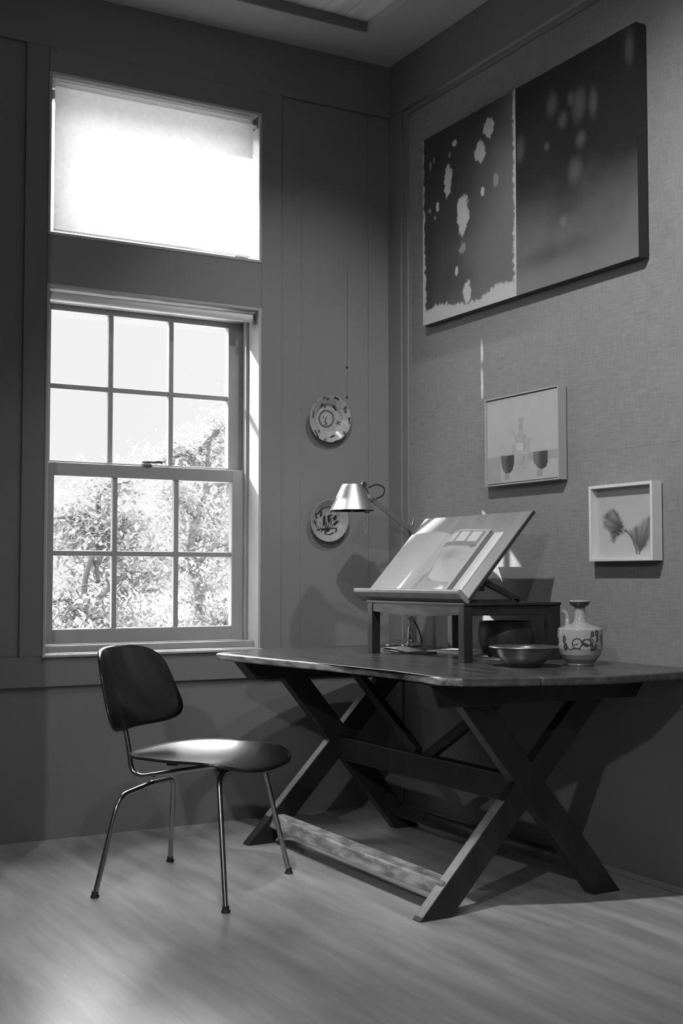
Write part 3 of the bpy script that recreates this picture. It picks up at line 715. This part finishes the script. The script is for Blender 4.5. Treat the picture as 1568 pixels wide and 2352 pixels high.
# ================================================================== WALL PLATES
def plate(px, pz, R_, tone_fn, label, tilt_deg):
    rot = Matrix.Rotation(math.radians(90 + tilt_deg), 3, 'X')       # bowl faces -y
    prof = [(0, .002), (R_ * .56, .002), (R_ * .60, .004), (R_ * .66, .009), (R_ * .97, .019), (R_, .0205), (R_ * 1.0, .0225), (R_ * .97, .0225), (R_ * .66, .0125), (R_ * .60, .0085), (R_ * .56, .0065)]
    prof = [(r, .002 + (h - .002) * 1.75) for r, h in prof]
    inner = [(R_ * .56 * (1 - k / 40), prof[-1][1]) for k in range(1, 41)]
    mid = []
    for (r1, h1), (r2, h2) in zip(prof[6:-1], prof[7:]):
        n = max(1, int(abs(r2 - r1) / .0016)); mid += [(r1 + (r2 - r1) * k / n, h1 + (h2 - h1) * k / n) for k in range(n)]
    pr = prof[:6] + mid + [prof[-1]] + inner
    def tn(r, h, a):
        x = r * math.cos(a) / R_; y = -(-r * math.sin(a)) / R_
        return tone_fn(x, y) if h > .0095 else .3
    y0 = .0155 - .005
    o = MB().lathe(pr, (px, y0, pz), 200, tone=tn, tilt=rot)
    ob = o.build('ceramic_plate', M['plate'], smooth=True, tone=True, origin=(px, y0, pz))
    tag(ob, label, 'plate', 'plates hanging on the panelled wall'); return ob
def near(x, y, pts, wd):
    for (x1, y1), (x2, y2) in zip(pts[:-1], pts[1:]):
        L2 = (x2 - x1) ** 2 + (y2 - y1) ** 2 + 1e-9; t = max(0, min(1, ((x - x1) * (x2 - x1) + (y - y1) * (y2 - y1)) / L2))
        if math.hypot(x - x1 - t * (x2 - x1), y - y1 - t * (y2 - y1)) < wd: return True
    return False
# plate drawings: image offsets from the plate's middle divided by its half width and half height
def P1(x, y):
    X = x; Y = y; r = math.hypot(X, Y); t = .34
    X2, Y2 = X + .06, Y + .0
    if abs(math.hypot(X2, Y2) - .345) < .045: return .10
    bars = [((-.86, .66), (-.74, .90 - .2)), ((.16, .93), (.34, .86)), ((.22, .56), (.38, .40)), ((-.79, .24), (-.79, .02)), ((.93, .10), (.93, -.14)), ((.10, -.78), (.28, -.70)), ((.28, -.96), (.46, -.90)), ((-.70, -.55), (-.55, -.80))]
    for b in bars:
        if near(X, Y, b, .038): return .025
    for (cx, cy, s) in ((-.35, .90, .10), (-.36, .56, .11), (.72, .50, .11), (.52, -.14, .11), (.74, -.58, .09), (-.47, -.55, .10), (-.20, -.92, .09), (.74, .34, .05), (-.15, .83, .06), (-.16, .5, .05)):
        for a in (0.3, 1.25, 2.2):
            if near(X, Y, [(cx - s * math.cos(a), cy - s * math.sin(a)), (cx + s * math.cos(a), cy + s * math.sin(a))], .016): return .04
    if near(X, Y, [(-.05, .08), (-.10, -.05), (-.08, -.22)], .02) or near(X, Y, [(-.16, -.12), (-.02, -.20)], .02) or near(X, Y, [(-.14, -.28), (-.08, -.20), (.0, -.28)], .016) or near(X, Y, [(-.22, .12), (-.2, 0)], .018): return .05
    for c in (((.05, .55), (.16, .42), (.22, .28)), ((.12, .88), (.22, .75), (.30, .60)), ((.55, .80), (.48, .62), (.50, .48)), ((.58, .34), (.64, .16), (.68, .02)), ((-.36, -.16), (-.5, -.25), (-.55, -.42)), ((-.2, -.48), (-.12, -.68), (-.08, -.85)), ((.25, -.40), (.4, -.47), (.6, -.45)), ((.3, .3), (.38, .1), (.4, 0)), ((.1, .9), (.2, .78), (.12, .66))):
        if near(X, Y, c, .011): return .16
    return t
def P2(x, y):
    X, Y = x, y; r = math.hypot(X, Y); t = .30
    if abs(r - .80) < .012 and Y > -.2: t = .22
    Q = lambda px, py: ((px - 715) / 520., (750 - py) / 620.)     # read off the photograph, centred on the plate
    blobs = [((350, 580), (400, 690), .055), ((400, 690), (450, 690), .035), ((460, 520), (470, 580), .04), ((420, 560), (470, 570), .03), ((540, 520), (545, 610), .07), ((520, 640), (525, 690), .02), ((310, 780), (400, 890), .05), ((400, 880), (410, 960), .035), ((640, 670), (640, 870), .075), ((765, 650), (775, 770), .085), ((950, 640), (930, 720), .07), ((900, 680), (960, 700), .05), ((1000, 790), (930, 870), .06), ((820, 500), (820, 540), .03), ((800, 605), (855, 605), .03), ((840, 680), (845, 740), .02), ((850, 780), (825, 900), .025), ((775, 830), (770, 960), .022), ((410, 740), (415, 780), .022), ((700, 820), (740, 980), .03), ((670, 870), (690, 980), .03), ((400, 1030), (700, 1000), .03), ((700, 1000), (990, 985), .03), ((990, 985), (940, 1080), .035), ((940, 1080), (780, 1170), .03), ((780, 1170), (640, 1150), .028), ((640, 1150), (680, 1100), .028), ((680, 1100), (790, 1050), .04), ((600, 1020), (780, 1030), .055), ((460, 1060), (500, 1045), .03), ((560, 1095), (610, 1050), .03), ((880, 910), (890, 880), .02), ((490, 950), (490, 965), .025), ((550, 950), (555, 960), .02), ((605, 935), (610, 950), .022), ((805, 940), (800, 965), .02), ((850, 940), (845, 965), .02)]
    for a, b, wd in blobs:
        if near(X, Y, [Q(*a), Q(*b)], wd): return .025
    for c in (((660, 350), (655, 500), (650, 660)), ((480, 430), (560, 420), (620, 500), (640, 620)), ((680, 520), (720, 450), (790, 450)), ((520, 800), (560, 880), (600, 940)), ((440, 800), (470, 900))):
        if near(X, Y, [Q(*q) for q in c], .014): return .12
    return t
plate(-.320, 1.704, .102, P1, 'round plate with scattered dark sprigs and a ringed centre, the higher of two', 6)
plate(-.323, 1.260, .093, P2, 'round plate painted with dark plants, partly behind the lamp shade', 6)

# ================================================================== PICTURES ON THE RIGHT WALL
def blot(u, v, c, a, b, n, soft=.25, rag=.5):
    return sstep(1 - np.sqrt(((u - c[0]) / a) ** 2 + ((v - c[1]) / b) ** 2) + rag * (n - .5), -soft, soft)
LS = [(0.735, 0.881, 0.051, 0.049), (0.643, 0.781, 0.056, 0.052), (0.297, 0.717, 0.043, 0.08), (0.457, 0.506, 0.061, 0.098), (0.372, 0.896, 0.03, 0.016), (0.668, 0.577, 0.018, 0.023), (0.174, 0.604, 0.018, 0.025), (0.387, 0.228, 0.017, 0.024), (0.501, 0.101, 0.038, 0.06)]
LD = [(0.804, 0.606, 0.024, 0.035), (0.092, 0.841, 0.015, 0.023), (0.135, 0.862, 0.013, 0.017), (0.315, 0.848, 0.015, 0.013), (0.452, 0.334, 0.033, 0.025), (0.145, 0.554, 0.015, 0.01), (0.082, 0.6, 0.015, 0.011)]
def tone_left(u, v):
    n = fbm(u, v, 40, 46, 1); n2 = fbm(u, v, 6, 6, 9)
    a = .038 + .085 * sstep(.25 + .75 * u - .55 * v + .3 * (n2 - .5), .1, .75)
    for i, s in enumerate(LS): a = a + (.42 - a) * blot(u, v, s[:2], s[2], s[3], n, .12, .9)
    for s in LD: a = a + (.22 - a) * blot(u, v, s[:2], s[2], s[3], n, .25, .9)
    e = np.minimum.reduce([u * 1.0 + .004 - .022 * sstep(1 - v, .35, .9) , (1 - u) * 1.0 - .004, (1 - v) * 2.0 + .03, v * 1.0 - .012 - .035 * (1 - np.abs(u - .5) * 2) * 0])
    e2 = v - .045 - .02 * np.sin(u * 9)
    edge = sstep(.022 + .05 * (n - .5) - np.minimum(e, e2), -.006, .012)
    return np.clip(a + (.40 - a) * edge, .02, .8)
RS = [(0.328, 0.835, 0.034, 0.041), (0.557, 0.771, 0.04, 0.054), (0.485, 0.816, 0.018, 0.025), (0.671, 0.748, 0.024, 0.048), (0.42, 0.739, 0.028, 0.028), (0.041, 0.694, 0.032, 0.042), (0.281, 0.648, 0.015, 0.014), (0.568, 0.61, 0.028, 0.027), (0.516, 0.48, 0.04, 0.042), (0.417, 0.273, 0.022, 0.02), (0.949, 0.905, 0.024, 0.052)]
def tone_right(u, v):
    n = fbm(u, v, 30, 30, 2); n2 = fbm(u, v, 5, 6, 4)
    a = .015 + .14 * sstep(.56 - v + .16 * (n2 - .5), .0, .6)
    a = a - .05 * np.exp(-(((u - .3) / .4) ** 2 + ((v - .14) / .05) ** 2))
    for s in RS: a = a + .05 * blot(u, v, s[:2], s[2] * 1.2, s[3] * 1.2, n, .8, .4)
    return np.clip(a, .01, .8)
def panel_art(y0, y1, z0, z1, x, tone, nu, nv, mb=None):
    mb = mb or MB()
    return mb.grid(lambda u, v: (x, y0 + (y1 - y0) * u, z0 + (z1 - z0) * v), nu, nv, tone, flip=True)
def canvas(y0, y1, tone, side, label):
    z0, z1 = 2.082, 2.886; m = MB(); panel_art(y0, y1, z0, z1, -.0402, tone, 230, 270, m)
    m.box(-.040, .003, y1, y0, z0, z1, tone=side)
    return tag(m.build('abstract_canvas', M['art'], tone=True, origin=(0, (y0 + y1) / 2, z0)), label, 'painting', 'two butted abstract canvases')
canvas(-.338, -.9895, tone_left, .06, 'dark abstract canvas with cream blots and a ragged cream border')
canvas(-.9905, -1.656, tone_right, .035, 'near black abstract canvas fading to grey at the bottom, right of the cream blotted one')

# still life in a float frame
def tone_still(u, v):
    n = fbm(u, v, 9, 9, 51); n2 = fbm(u, v, 30, 24, 52)
    a = .40 + .05 * (n - .5)
    tb_ = v < .315; a = np.where(tb_, .30 + .07 * (n - .5), a)
    a = np.where(v < .23 - .02 * n, .38 + .05 * (n - .5), a); a = np.where((u < .2) & (v < .31), .31 + .05 * (n - .5), a)
    bottle = inpoly(u + .02 * (n2 - .5), v, [(0.443, 0.742), (0.543, 0.737), (0.527, 0.688), (0.526, 0.559), (0.572, 0.529), (0.567, 0.34), (0.421, 0.342), (0.418, 0.465), (0.385, 0.562), (0.347, 0.614), (0.394, 0.592), (0.432, 0.525), (0.46, 0.567), (0.465, 0.697)])
    a = np.where(bottle, .30 + .14 * (n2 - .3), a)
    a = np.where(inpoly(u, v, [(0.432, 0.449), (0.524, 0.443), (0.533, 0.35), (0.434, 0.353)]), .46, a)
    a = np.where(inpoly(u, v, [(.37, .44), (.41, .44), (.41, .31), (.36, .31)]), .34, a); a = np.where(inpoly(u, v, [(.58, .5), (.63, .48), (.61, .31), (.58, .31)]), .34, a)
    a = np.where(inpoly(u, v, [(.40, .33), (.50, .33), (.50, .12), (.40, .14)]), .36 + .1 * (n2 - .5), a)
    a = np.where(inpoly(u, v, [(0.50, 0.33), (0.588, 0.33), (0.62, 0.229), (0.568, 0.142), (0.50, 0.13)]), .33 + .3 * (n2 - .4), a)
    for c in ([(0.204, 0.324), (0.399, 0.316), (0.399, 0.221), (0.371, 0.139), (0.333, 0.107), (0.265, 0.11), (0.223, 0.177)], [(0.665, 0.318), (0.864, 0.317), (0.866, 0.186), (0.839, 0.13), (0.786, 0.11), (0.732, 0.125), (0.679, 0.191)]):
        cx = sum(p[0] for p in c) / 7
        a = np.where(inpoly(u, v, c), .05 + .10 * sstep(cx - u, -.02, .08) * n2 * 1.6, a)
        a = np.where((np.abs(u - cx + .02) < .035 + .02 * (n2 - .5)) & (v < .11) & (v > .03), .27, a)
    return np.clip(a, .03, .8)
def frame_box(parent, y0, y1, z0, z1, w_, x0, x1, m, name='frame'):
    b = MB(); b.box(x0, x1, y0, y0 - w_, z0, z1); b.box(x0, x1, y1 + w_, y1, z0, z1); b.box(x0, x1, y0 - w_, y1 + w_, z0, z0 + w_); b.box(x0, x1, y0 - w_, y1 + w_, z1 - w_, z1)
    return b.build(name, m, parent, bevel=.0008)
p1 = thing('framed_picture', (0, -.9975, 1.365), 'pale still life of a tall jug between two dark cups in a thin grey frame', 'picture')
frame_box(p1, -.772, -1.2235, 1.3645, 1.7085, .0055, -.036, .003, M['frame'])
box(-.012, .002, -.778, -1.218, 1.370, 1.703).build('backing', M['black_wood'], p1)
m = MB(); panel_art(-.7815, -1.2140, 1.3735, 1.6995, -.0302, tone_still, 180, 140, m); m.box(-.030, -.012, -.7815, -1.2140, 1.3735, 1.6995, tone=.3); m.build('canvas', M['art'], p1, tone=True)

def tone_leaf(u, v):
    n = fbm(u, v, 8, 8, 61); n2 = fbm(u, v, 34, 26, 62)
    a = .46 - .07 * sstep(v, .1, 1) + .03 * (n - .5)
    def leaf(poly, hub, k):
        cx = sum(p[0] for p in poly) / len(poly); cy = sum(p[1] for p in poly) / len(poly)
        m_ = sum(inpoly(u + .10 * (fbm(u, v, 40, 34, 90 + q) - .5) + .018 * math.cos(q), v + .10 * (fbm(u, v, 34, 30, 77 + q) - .5) + .018 * math.sin(q), poly).astype(float) for q in range(7)) / 7
        ang = np.arctan2(v - hub[1], u - hub[0]); rad = np.hypot(u - hub[0], v - hub[1])
        streak = vnoise((ang + PI) / (2 * PI), rad, 60, 4, k)
        return m_, .05 + .26 * streak * sstep(rad, .05, .4)
    m_, t = leaf([(0.275, 0.714), (0.349, 0.661), (0.427, 0.524), (0.471, 0.445), (0.522, 0.368), (0.436, 0.361), (0.343, 0.298), (0.296, 0.204), (0.25, 0.263), (0.228, 0.379), (0.123, 0.441), (0.114, 0.597), (0.209, 0.669)], (.50, .39), 5)
    a = a + (t - a) * m_
    m_, t = leaf([(0.92, 0.60), (0.95, 0.45), (0.889, 0.279), (0.833, 0.151), (0.756, 0.098), (0.711, 0.052), (0.669, 0.156), (0.571, 0.309), (0.55, 0.385), (0.639, 0.419), (0.729, 0.472), (0.839, 0.541)], (.70, .08), 6)
    a = a + (t + .04 - a) * m_
    a = np.where(inpoly(u, v, [(.40, .42), (.47, .43), (.50, .39), (.45, .37)]), .42, a)
    d = segd(u, v, [(0.414, 0.419), (0.522, 0.371), (0.604, 0.27), (0.657, 0.137), (0.674, 0.053)]); a = np.where(d < .009, .09, a)
    d = segd(u, v, [(0.711, 0.052), (0.768, 0.153), (0.857, 0.28)]); a = np.where(d < .007, .08, a)
    return np.clip(a, .03, .8)
p2 = thing('framed_picture', (0, -1.5475, 1.064), 'small study of two fanned leaves in a deep white box frame', 'picture')
frame_box(p2, -1.391, -1.704, 1.0645, 1.327, .0105, -.041, .003, M['white_frame'])
m = MB(); panel_art(-1.4012, -1.6938, 1.0747, 1.3168, -.0122, tone_leaf, 150, 130, m); m.box(-.012, .002, -1.4012, -1.6938, 1.0747, 1.3168, tone=.45); m.build('print', M['art'], p2, tone=True)

# ================================================================== THE CHAIR
CO = Vector((-1.309, -.906, 0)); cf = Vector((.62, -.785, 0)).normalized(); cs = Vector((.745, .667, 0)).normalized()
def cl(s, f_, z): return CO + cs * s + cf * f_ + Vector((0, 0, z))
ch = thing('plywood_chair', tuple(CO), 'black moulded plywood chair on thin steel legs beside the table', 'chair')
def rrect(a, n=5.):
    c, s = math.cos(a), math.sin(a); return 1 / (abs(c) ** n + abs(s) ** n) ** (1 / n)
def shell(fn, name, n=5., rings=14, seg=72, th=.009):
    V = [fn(0, 0)]; F = []
    for i in range(1, rings + 1):
        for k in range(seg):
            a = 2 * PI * k / seg; r = rrect(a, n) * i / rings; V.append(fn(r * math.cos(a), r * math.sin(a)))
    for k in range(seg): F.append((0, 1 + k, 1 + (k + 1) % seg))
    for i in range(rings - 1):
        b0_ = 1 + i * seg; b1_ = b0_ + seg
        for k in range(seg): F.append((b0_ + k, b1_ + k, b1_ + (k + 1) % seg, b0_ + (k + 1) % seg))
    m = MB(); m.add(V, F); o = m.build(name, M['chair_wood'], ch, solid=th)
    for p in o.data.polygons: p.use_smooth = True
    return o
def back_fn(a, b):
    z = .636 + .134 * b + .006 * (1 - a * a) ; hw = .247 - .030 * b
    f_ = -.285 + .072 * a * a - .050 * b + .008 * b * b
    return cl(a * hw, f_, z)
shell(back_fn, 'backrest', n=4.2)
def seat_fn(a, b):
    # b: -1 rear .. 1 front ; a side
    hw = .270 - .045 * max(0, -b) ** 1.6 - .006 * max(0, b)
    f_ = .052 + .245 * b
    z = .434 + .006 * a * a + .004 * a * a * max(0, -b) - .017 * (1 - a * a) * (1 - b * b) - .034 * max(0, b - .30) ** 2 / .49
    return cl(a * hw, f_, z)
shell(seat_fn, 'seat', n=3.2)
def ctube(pts, name, r=.0085, fr=.04, taper=None, parent=None):
    p = fillet([cl(*q) for q in pts], fr)
    rs = r if taper is None else [taper[0] + (taper[1] - taper[0]) * i / (len(p) - 1) for i in range(len(p))]
    return MB().tube(p, rs, 14).build(name, M['chrome'], parent or ch, smooth=True)
zr = .308
# legs
for sgn in (-1, 1):
    ctube([(0, -.168, zr + .014), (sgn * .195, -.185, zr), (sgn * .262, -.232, .008)], 'leg', fr=.05)
    ctube([(0, .165, .398), (sgn * .175, .165, .398), (sgn * .262, .232, .008)], 'leg', fr=.045)
for (s, f_) in ((-.262, -.232), (.262, -.232), (-.262, .232), (.262, .232)):
    p = cl(s, f_, 0); MB().lathe([(0, 0), (.0125, 0), (.0145, .003), (.0135, .007), (.011, .009), (.0105, .020), (0, .020)], p, 20).build('foot_glide', M['rubber'], ch, smooth=True)
ctube([(0, -.318, .66), (0, -.262, .45), (0, -.245, .333), (0, .17, .412)], 'spine', r=.0085, fr=.055)
for (s, f_, z) in ((-.09, .14, .392), (.09, .14, .392), (0, -.09, .386)):
    p = cl(s, f_, z)
    if z < .5: MB().lathe([(0, 0), (.020, 0), (.020, .024), (0, .024)], p, 18).build('rubber_mount', M['rubber'], ch)
    else:
        MB().tube([p, p + cf * .018], .018, 16).build('rubber_mount', M['rubber'], ch)
